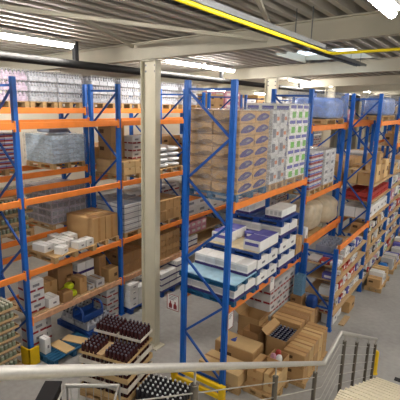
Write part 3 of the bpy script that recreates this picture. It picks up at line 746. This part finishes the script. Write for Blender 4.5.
# right stack of strip cartons
pallet(-2.94,-2.42,7.5,8.98,0,'low pallet under the row of five strip cartons',h=.10)
for k in range(5):
    for z in (0,1):
        flo('brown_pale' if k%2 else 'brown',-2.93,-2.47,7.52+.29*k,7.80+.29*k,.105+.31*z,.30,f"strip carton, {'upper' if z else 'lower'} layer, {ORD[k]} from near end of the aisle side row")
pallet(-3.4,-2.72,6.72,7.4,0,'wooden pallet sticking out at the near end of the floor pile')
for z in (0,1):
    flo('brown',-3.36,-3.02,6.76,7.36,.143+.2*z,.198,f"{['lower','upper'][z]} flat brown carton on the near pallet, inner side")
    flo('brown_pale',-3.0,-2.74,6.78,7.36,.143+.2*z,.198,f"{['lower','upper'][z]} flat pale carton on the near pallet, aisle side")
t=open_box('open_carton',-3.06,-2.74,7.02,7.38,.545,.2,'small open carton holding pink and white bundles',BROWN,flaps=False)
for k,(x,y,m,nm) in enumerate([(-2.97,7.11,PINK,'pink'),(-2.85,7.12,WHITE,'white'),(-2.94,7.28,REDC,'red')]):
    lump('bundle',x-.06,x+.06,y-.06,y+.06,.558,.82,m,f'{nm} bundle poking out of the small open carton','bundle',p=3,amp=.1)

# ------------------------------------------------------------------ brown bottle pallet
F=Vector((-4.86,4.94)); u=Vector((-1.06,-.235)).normalized(); v=Vector((-u.y*-1*-1,u.x*-1)) 
v=Vector((u.y,-u.x))
if v.y<0: v=-v
ang=math.atan2(-u.y,-u.x)
LU,LV=1.08,.98; NL=5; PH=.195
ctr=F+u*(LU/2)+v*(LV/2)
pallet(ctr.x-LU/2,ctr.x+LU/2,ctr.y-LV/2,ctr.y+LV/2,0,'wooden pallet under the brown bottles, by the grey column',rz=ang)
def P(a,b): p=F+u*a+v*b; return p
def tray(a0,a1,b0,b1,z,label,m=WHITE,hh=.085):
    w,d=a1-a0-.01,b1-b0-.01
    def mk():
        b=MB(); b.box(-w/2,w/2,-d/2,d/2,0,.008,m)
        for q in ((-w/2,-w/2+.008,-d/2,d/2),(w/2-.008,w/2,-d/2,d/2),(-w/2,w/2,-d/2,-d/2+.008),(-w/2,w/2,d/2-.008,d/2)): b.box(*q,.008,hh,m)
        return b.mesh('bottle_tray')
    p=P((a0+a1)/2,(b0+b1)/2)
    return tag(link('bottle_tray',cached(('tray',m.name,round(w,3),round(d,3),hh),mk),None,(p.x,p.y,z),ang),label,'tray','trays of the brown bottle pallet')
def bottles(a0,a1,b0,b1,z,na,nb,test,label,group):
    for i in range(na):
        for j in range(nb):
            if not test(i,j): continue
            p=P(a0+(a1-a0)*(i+.5)/na,b0+(b1-b0)*(j+.5)/nb)
            bottle((p.x,p.y,z+.010),label,group)
WT=mat('tray_white',(222,212,196),.6)
for k in range(NL):
    z=.143+PH*k; ln=layer_word(k,NL+1)
    m=WT if k%2 else BROWN3
    for a in (0,1):
        for b_ in (0,1):
            if k==NL-1 and a==1 and b_==0: pass
            nm=['aisle corner','inner corner'][a]+(' near' if b_==0 else ' far')
            tray(LU/2*a,LU/2*(a+1),LV/2*b_,LV/2*(b_+1),z,f'bottle tray, {ln} layer, {nm} quarter of the brown bottle pallet',m,.11 if k<NL-1 else .055)
    if k<NL-1:
        bottles(.04,LU-.04,.02,LV-.02,z,10,10,lambda i,j:i==0 or j==0,f'brown bottle at the edge of the {ln} layer of the bottle pallet',f'brown bottles, {ln} layer')
zt=.143+PH*(NL-1)
bottles(.02,LU/2-.02,.02,LV/2-.02,zt,6,5,lambda i,j:True,'brown bottle in the near aisle tray atop the bottle pallet','brown bottles, near aisle tray')
bottles(LU/2+.14,LU-.02,.02,LV/2-.02,zt,4,5,lambda i,j:True,'brown bottle in the near inner tray atop the bottle pallet','brown bottles, near inner tray')
bottles(.04,LU-.04,LV/2+.03,LV-.02,zt,10,5,lambda i,j:j==0 or i==0,'brown bottle in the layer carrying the raised far trays','brown bottles under raised trays')
tag(obj('layer_board',MB().cbox(-.07,.07,-.23,.23,0,.018,WOODC,.003),None,(*P(LU/2+.07,LV/4),zt+.06),ang),'bare wooden board strip between the two near trays of bottles','board')
for a in (0,1):
    tray(LU/2*a,LU/2*(a+1),LV/2,LV,zt+PH,f"raised {'aisle' if a==0 else 'inner'} tray of brown bottles at the far half of the pallet",WT,.055)
    bottles(LU/2*a+.02,LU/2*(a+1)-.02,LV/2+.02,LV-.02,zt+PH,6,5,lambda i,j:True,f"brown bottle in the raised {'aisle' if a==0 else 'inner'} tray atop the bottle pallet",f"brown bottles, raised {'aisle' if a==0 else 'inner'} tray")
# dark bottles with white caps on a low pallet beside it
pallet(-4.92,-3.95,5.10,5.88,0,'low wooden pallet of white capped bottles beside the yellow guard',rz=.2)
SB=MB().lathe([(.0,0),(.042,.002),(.043,.02),(.043,.16),(.03,.2),(.018,.22)],INK,9).mesh('bottle_body'); SCp=MB().lathe([(.020,.215),(.020,.24),(.015,.245)],WCAP,8).mesh('white_cap')
for i in range(9):
    for j in range(6):
        x,y=-4.93+.105*i,5.42+.105*j-.0
        q=Vector((x+4.505,y-5.685)); q.rotate(Matrix.Rotation(.2,2)); 
        o=tag(link('dark_bottle',SB,None,(q.x-4.435,q.y+5.49,.143)),f'black bottle with white cap, {ORD[i]} file, {ORD[j]} row of the low pallet','bottle','white capped bottles'); link('cap',SCp,o)

# ------------------------------------------------------------------ wheeled wire cart and black bin under the handrail
t=thing('wire_cart','wheeled tubular steel cart in front of the brown bottle pallet','cart',(-4.79,3.99,0),.62)
W2,D2,HT=.44,.30,.98
for s in (-1,1):
    obj('end_frame',MB().tube([(s*W2,-D2,.12),(s*W2,-D2,HT-.1),(s*W2,-D2+.04,HT-.02),(s*W2,-D2+.1,HT),(s*W2,D2-.1,HT),(s*W2,D2-.04,HT-.02),(s*W2,D2,HT-.1),(s*W2,D2,.12)],.02,STAINLESS,8),t)
    for e in (-1,1):
        wh=obj('wheel',MB().lathe([(.05,-.018),(.06,-.01),(.06,.01),(.05,.018)],BLACK,12),t,(s*W2,e*D2,.06)); wh.rotation_euler=(PI/2,0,0)
for z in (.2,.55,.9):
    for e in (-1,1): obj('rail',MB().tube([(-W2,e*D2,z),(W2,e*D2,z)],.014,STAINLESS,6),t)
obj('top_rail',MB().tube([(-W2,D2-.1,HT),(W2,D2-.1,HT)],.036,STAINLESS,8),t)
obj('top_rail',MB().tube([(-W2,-D2+.1,HT),(W2,-D2+.1,HT)],.02,STAINLESS,8),t)
b=MB()
for k in range(9): x=-W2+.02+k*(2*W2-.04)/8; b.tube([(x,-D2,.2),(x,D2,.2)],.006,STAINLESS,5)
obj('wire_shelf',b,t)
b=MB()
for k in range(7): x=-W2+.06+k*(2*W2-.12)/6; b.tube([(x,D2,.2),(x,D2,.9)],.006,STAINLESS,5)
obj('wire_back',b,t)
t=thing('black_bin','black plastic bin with rim standing beside the tubular steel cart','bin',(-5.42,3.69,0),.62)
obj('body',MB().cbox(-.13,.13,-.24,.24,0,.90,BLACK,.02),t); obj('rim',MB().cbox(-.145,.145,-.255,.255,.902,.94,BLACK,.008),t)

# ------------------------------------------------------------------ yellow guards and bollard
t=thing('rack_guard','yellow steel guard rail on the floor before the end frame of beer cartons','guard',(-3.95,6.1,0))
for x in (-.72,.42):
    obj('upright',MB().cbox(x-.06,x+.06,-.05,.05,0,.42,YELLOW,.012),t)
for z in (.36,.16): obj('rail',MB().cbox(-.72,.42,-.035,.035,z-.05,z+.05,YELLOW,.012),t)
t=thing('rack_guard','yellow corner guard at the foot of the nearest aisle post','guard',(-7.58,4.66,0))
obj('plate',MB().cbox(-.16,.14,-.02,.02,0,.42,YELLOW,.008),t); obj('plate',MB().cbox(.10,.14,-.02,.24,0,.42,YELLOW,.008),t)
tag(obj('bollard',MB().lathe([(.07,0),(.07,.01),(.05,.012),(.05,.50),(.042,.53),(.02,.55)],YELLOW,14),None,(-1.38,8.92,0)),'short yellow bollard at the bottom end of the stair rail','bollard')
tag(obj('floor_mat',MB().cbox(-.35,.35,-.06,.06,0,.02,BLACK,.004),None,(-.63,8.98,0)),'dark rubber strip on the floor just beyond the last stair tread','mat')

# ------------------------------------------------------------------ staircase with rail
RX=-1.35
st=thing('staircase','beige ribbed staircase descending along the aisle with a round steel handrail','stairs',(RX,0,0))
def rp(y):     # height of the handrail at y
    if y<4.88: return 2.435+(4.88-y)*.528
    if y<5.58: return 2.435+(y-4.88)*.15
    return 2.54-(y-5.58)*.515
def tread(y0,y1,z,x0=-1.28,x1=.05):
    b=MB(); b.box(x0-RX,x1-RX,0,y1-y0,-.05,0,TREADG)
    n=max(3,int((y1-y0)/.055))
    for k in range(n):
        a=(y1-y0)*k/n; b.box(x0-RX,x1-RX,a+.006,a+(y1-y0)/n-.006,0,.012,TREAD)
    return obj('tread',b,st,(0,y0,z))
NF=9
for k in range(NF): tread(5.58+.33*k-.02,5.58+.33*(k+1),1.66-.166*(k+1))
tread(4.95,5.58,1.66)
zz0=1.66
for k in range(14):
    y1=4.95-.33*k
    tread(y1-.33-.02,y1,1.66+.17*(k+1)) if y1>.6 else None
for x in (.06,1.31):
    b=MB(); b.bar((x,5.58,1.38),(x,8.6,-.0+.02),.03,.22,POSTST); obj('stringer',b,st)
    b=MB(); b.bar((x,.3,4.05),(x,4.95,1.42),.03,.22,POSTST); obj('stringer',b,st)
    b=MB(); b.bar((x,4.9,1.50),(x,5.62,1.50),.03,.2,POSTST); obj('stringer',b,st)
HR=MB().tube([(0,y,rp(y)) for y in (-.6,.5,1.5,2.5,3.5,4.4,4.80,4.88,4.98,5.5,5.58,5.66,6.5,7.5,8.5)],.027,STAINLESS,14); obj('handrail',HR,st)
for y in (.55,1.98,3.32,4.55,5.84,6.68,7.70,8.44):
    zt=rp(y)-.13; zb_=max(.0,rp(y)-1.05)
    p=obj('rail_post',MB().tube([(0,0,zb_),(0,0,zt)],.026,POSTST,10).tube([(0,0,zt-.001),(0,0,zt+.004)],.029,POSTST,10),st,(0,y,0))
    obj('pin',MB().tube([(0,0,zt),(0,0,rp(y)-.02)],.008,STAINLESS,8),p)
for k in range(5):
    off=.19+.16*k
    obj('wire',MB().tube([(0,y,rp(y)-off) for y in (-.6,2,4.84,4.9,5.58,5.64,8.46)],.0055,STAINLESS,6),st)

# ------------------------------------------------------------------ building shell
XL,XR,Y0,Y1=-14.0,9.0,-5.0,46.0
def rz_(x): return 6.94+.038*(x+2.5)
struct(obj('floor',MB().box(XL,XR,Y0,Y1,-.2,0,FLOORM)))
struct(obj('wall_left',MB().box(XL-.2,XL,Y0,Y1,0,rz_(XL)+.4,WALLM)))
struct(obj('wall_far',MB().box(XL,XR,Y1,Y1+.2,0,rz_(XR)+.4,WALLM)))
# corrugated roof deck with a rooflight opening
def deck_strip(name,x0,x1,y0,y1):
    b=MB(); pitch=.28; n=int(round((x1-x0)/pitch)); prof=[]
    for k in range(n):
        a=x0+k*pitch
        for dx,dz in ((0,0),(.09,0),(.12,.13),(.25,.13)): prof.append((a+dx,rz_(a+dx)+dz))
    prof.append((x0+n*pitch,rz_(x0+n*pitch)))
    vs=[(x,y,z) for y in (y0,y1) for x,z in prof]; m=len(prof)
    b.add(vs,[(i,i+1,m+i+1,m+i) for i in range(m-1)],DECK)
    return struct(obj(name,b))
SX0,SX1=-4.84,-4.84+.28*7; SY0,SY1=10.2,12.4
nL=int((SX0-(XL-.2))/.28)+1
deck_strip('ceiling',SX0-.28*nL,SX0,Y0,Y1)
deck_strip('ceiling',SX0,SX1,Y0,SY0); deck_strip('ceiling',SX0,SX1,SY1,Y1)
deck_strip('ceiling',SX1,SX1+.28*40,Y0,Y1)
b=MB()
for k in range(3):
    a=SX0+(SX1-SX0)*k/2
    if k<2:
        x0,x1=a+.03,a+(SX1-SX0)/2-.03; b.add([(x0,SY0+.05,rz_(x0)+.2),(x1,SY0+.05,rz_(x1)+.2),(x1,SY1-.05,rz_(x1)+.2),(x0,SY1-.05,rz_(x0)+.2)],[(0,1,2,3)],SKYE)
w=obj('window_1',b); struct(w)
b=MB()
for a in ((SX0-.02,SX0+.03),(SX1-.03,SX1+.02),((SX0+SX1)/2-.03,(SX0+SX1)/2+.03)): b.box(a[0],a[1],SY0,SY1,rz_(a[0]),rz_(a[0])+.22,BEAMP)
for a in ((SY0-.02,SY0+.05),(SY1-.05,SY1+.02)): b.box(SX0,SX1,a[0],a[1],rz_(SX0)+.07,rz_(SX1)+.22,BEAMP)
obj('window_frame',b,w)
FY=[1.1,6.9,12.7,18.5,24.3,30.1,35.9]
def ibeam(y,x0,x1):
    b=MB(); h=.34
    def q(dy0,dy1,o0,o1):
        z=[rz_(x0),rz_(x1)]
        vs=[(x0,y+dy0,z[0]+o0),(x1,y+dy0,z[1]+o0),(x1,y+dy1,z[1]+o0),(x0,y+dy1,z[0]+o0),(x0,y+dy0,z[0]+o1),(x1,y+dy0,z[1]+o1),(x1,y+dy1,z[1]+o1),(x0,y+dy1,z[0]+o1)]
        b.add(vs,[(0,3,2,1),(4,5,6,7),(0,1,5,4),(1,2,6,5),(2,3,7,6),(3,0,4,7)],BEAMP)
    q(-.09,.09,-h,-h+.02); q(-.006,.006,-h+.02,-.02); q(-.09,.09,-.02,0); return b
nb=1
for y in FY:
    struct(obj(f'trim_{nb}',ibeam(y,XL,XR))); nb+=1
def column(x,y):
    h=rz_(x)-.355; b=MB()
    b.box(-.2,-.184,-.085,.085,0,h,COLUMN); b.box(.184,.2,-.085,.085,0,h,COLUMN); b.box(-.184,.184,-.006,.006,0,h,COLUMN)
    b.box(-.30,.30,-.16,.16,.002,.03,COLUMN)
    for s in (-.184+.06,.184-.06):
        for z in (h-.1,h-.22): 
            for i_ in (0,): b.box(s-.02,s+.02,-.014,-.006,z-.02,z+.02,GALV)
    b.box(-.2,.2,-.085,.085,h-.02,h,COLUMN)
    return struct(obj('column',b,None,(x,y,0)))
for y in FY[1:]: column(-6.0,y)
for y in FY[2:]: column(5.5,y)
# roof bracing rods
def rod(a,b,label,r=.026):
    return tag(obj('brace_rod',MB().bar(a,b,r*2,r*2,BEAMP),None),label,'rod','roof bracing')
rod((-4.64,2.85,6.58),(-3.34,6.76,6.66),'long pale bracing rod under the roof running to the first beam')
rod((-4.62,3.95,6.64),(-6.38,6.78,6.72),'pale bracing rod slanting to the beam beside the column head')
rod((-2.5,4.75,6.84),(-3.26,6.78,6.80),'pale bracing rod crossing behind the yellow pipe, nearer one')
# yellow gas pipe
tag(obj('gas_pipe',MB().tube([(-2.12,-2,6.38),(-2.14,3,6.38),(-2.16,6.42,6.38),(-2.13,6.50,6.38),(-2.05,6.53,6.38),(0,6.5,6.42),(6,6.5,6.5)],.021,YELLOWP,10)),'yellow gas pipe under the roof that turns along the first beam','pipe')
# black lagged pipe
t=thing('lagged_pipe','thick black lagged pipe running above the dim aisle rack','pipe',(-7.2,2,6.325))
obj('pipe',MB().tube([(0,-3,0),(0,26,0)],.08,BLACKP,12),t)
for y in (3.98,9.6,16.0): obj('hanger',MB().box(-.045,.045,y-.045,y+.045,.05,rz_(-7.2)-6.325,BLACK),t)
obj('branch',MB().tube([(.1,17.5,-.05),(.7,17.5,-.05),(.75,17.5,0),(.75,17.5,.3)],.05,BLACKP,8),t)
# cable trays
def ctray(x,y0,y1,z,label):
    b=MB(); hb=MB(); n=int((y1-y0)/.25)
    for s in (-.12,.12): b.box(s-.008,s+.008,y0,y1,0,.06,GALV)
    for k in range(n): b.box(-.12,.12,y0+.25*k,y0+.25*k+.03,0,.012,GALV)
    for y in (y0+.6,y1-.6):
        for e in (-.12,.12): hb.box(e-.006,e+.006,y-.006,y+.006,.05,rz_(x)-z+.02,GALV)
    b.tube([(-.05,y0,.03),(-.05,y1,.03)],.022,BLACK,6); b.tube([(.04,y0,.03),(.04,y1,.03)],.016,GREY_P,6)
    t=thing('cable_tray',label,'cable tray',(x,0,z),0,'cable trays'); obj('ladder',b,t); obj('hanger',hb,t); return t
ctray(-3.1,7.4,11.9,6.66,'cable tray passing under the rooflight')
ctray(-2.4,-1,6.6,6.46,'cable tray beside the yellow gas pipe')
# lamps
def lamp(x,y0,L,z,label,rows=1):
    t=thing('fluorescent_lamp',label,'lamp',(x,y0,z),0,'ceiling lamps')
    obj('housing',MB().box(-.09,.09,0,L,.03,.09,LAMPH),t)
    obj('diffuser',MB().tube([(0,.03,.0),(0,L-.03,.0)],.045,LAMPE,8),t)
    for y in (.25,L-.25): obj('hanger',MB().tube([(0,y,.09),(0,y,rz_(x)-z+.02)],.006,GALV,5),t)
k=0
for y,L in ((2.6,3.15),(8.66,1.5),(10.3,1.7),(16.4,2.2),(20.2,1.5),(25,1.5),(28,1.5)):
    lamp(-7.0,y,L,6.635,f'lit fluorescent lamp above the dim aisle, {ORD[k]} from the near end'); k+=1
k=0
for y in (-2.0,1.0,3.55,7.0,10.0,13.5,17.0,20.5,24,28):
    lamp(-1.0 if y<5 else .8,y,1.25,6.52 if y<5 else 6.7,f'lit fluorescent lamp above the wide floor aisle, {ORD[k]} from the near end'); k+=1
k=0
for y in (-3,0,3,7.5,10.5,14,18,22): lamp(4.2,y,1.5,6.75,f'lit fluorescent lamp beyond the stairs, {ORD[k]} from the near end'); k+=1
k=0
for y in (4,8,13,18,23): lamp(-11.9,y,1.5,6.3,f'lit fluorescent lamp over the far aisle by the wall, {ORD[k]} from near end'); k+=1

# ------------------------------------------------------------------ far goods of racks A, D, B
FLOOK={'white_red':'red edged','white_purple':'purple striped','offwhite':'greyish','brown_pale':'pale brown'}
def far_loads(xa,xb,ys,zs,tagname,styles,first,lev=('top','second','third','lowest')):
    for i in range(len(ys)-1):
        if i<first: continue
        for li,z in enumerate(zs):
            for q in range(2):
                y0=ys[i]+.12+1.32*q; s=styles[(i*3+li*5+q*2)%len(styles)]
                hh=[.3,.26,.22][(i+li+q)%3]; n=[2,3][(i*2+li+q)%2]
                pl=f"{ORD[i]} bay {lev[li]} level {tagname}, {['near','far'][q]}"
                stack({'brown':'far_brown_carton','offwhite':'far_white_carton','white':'far_white_carton','brown_pale':'far_brown_carton','white_purple':'far_striped_carton','white_red':'far_striped_carton','ice':'far_pack','pink':'far_pink_carton'}[s],s,((xb-xa)/2,.6,hh),(2,2,2 if hh>.25 else n),(xa,y0,z+.09),FLOOK.get(s,LOOK.get(s,'ice blue'))+' box',pl,'loads of '+tagname)
far_loads(-8.6,-7.55,YA,ZA[1:],'dim rack',['brown','offwhite','brown_pale','white_red','ice','white_purple'],4,('upper','middle','lowest'))
far_loads(-8.6,-7.55,YA[:5],ZA[1:3],'dim rack',['white','brown','offwhite','pink'],3,('upper','middle'))
far_loads(-9.85,-8.78,YD,ZD[:3],'rear rack',['offwhite','ice','brown','white','pink'],4)
far_loads(-9.85,-8.78,YD[:5],ZD[1:3],'rear rack',['brown','offwhite','white_red'],2,('second','third'))
far_loads(-4.75,-3.65,YB,[5.08],'beer rack',['brown','offwhite','white','brown_pale'],4)
far_loads(-4.75,-3.65,YB,[3.30,2.02],'beer rack',['brown','offwhite','white','brown_pale'],3,('middle','lower'))
# goods on the extra low board of rack A, third bay: pink cartons
stack('pink_carton','pink',(.34,.3,.2),(2,4,2),(-8.3,10.45,1.47),'pink carton','low board beyond the column','pink cartons beyond the column')

# ------------------------------------------------------------------ world, camera
w=bpy.data.worlds.new('World'); SC.world=w; w.use_nodes=True
bg=w.node_tree.nodes['Background']; bg.inputs['Color'].default_value=(.86,.93,1,1); bg.inputs['Strength'].default_value=.12
cam=bpy.data.cameras.new('Camera'); co=bpy.data.objects.new('Camera',cam); COL.objects.link(co)
cam.sensor_fit='HORIZONTAL'; cam.sensor_width=36; cam.lens=423.5/400*36; cam.clip_start=.05; cam.clip_end=200
y,p,r=(math.radians(a) for a in (34.2,12.75,1.475))
fwd=Vector((-math.sin(y)*math.cos(p),math.cos(y)*math.cos(p),-math.sin(p))); rt=Vector((math.cos(y),math.sin(y),0)); up=rt.cross(fwd)
r2=math.cos(r)*rt+math.sin(r)*up; u2=-math.sin(r)*rt+math.cos(r)*up
M=Matrix((r2,u2,-fwd)).transposed().to_4x4(); M.translation=Vector((0,0,5.6)); co.matrix_world=M
SC.camera=co
vs=SC.view_settings; vs.view_transform='Standard'; vs.look='None'; vs.gamma=1; vs.use_curve_mapping=False; vs.exposure=1.08
SC.cycles.use_denoising=True; SC.cycles.max_bounces=8; SC.cycles.diffuse_bounces=3; SC.cycles.transparent_max_bounces=24; SC.cycles.sample_clamp_indirect=4
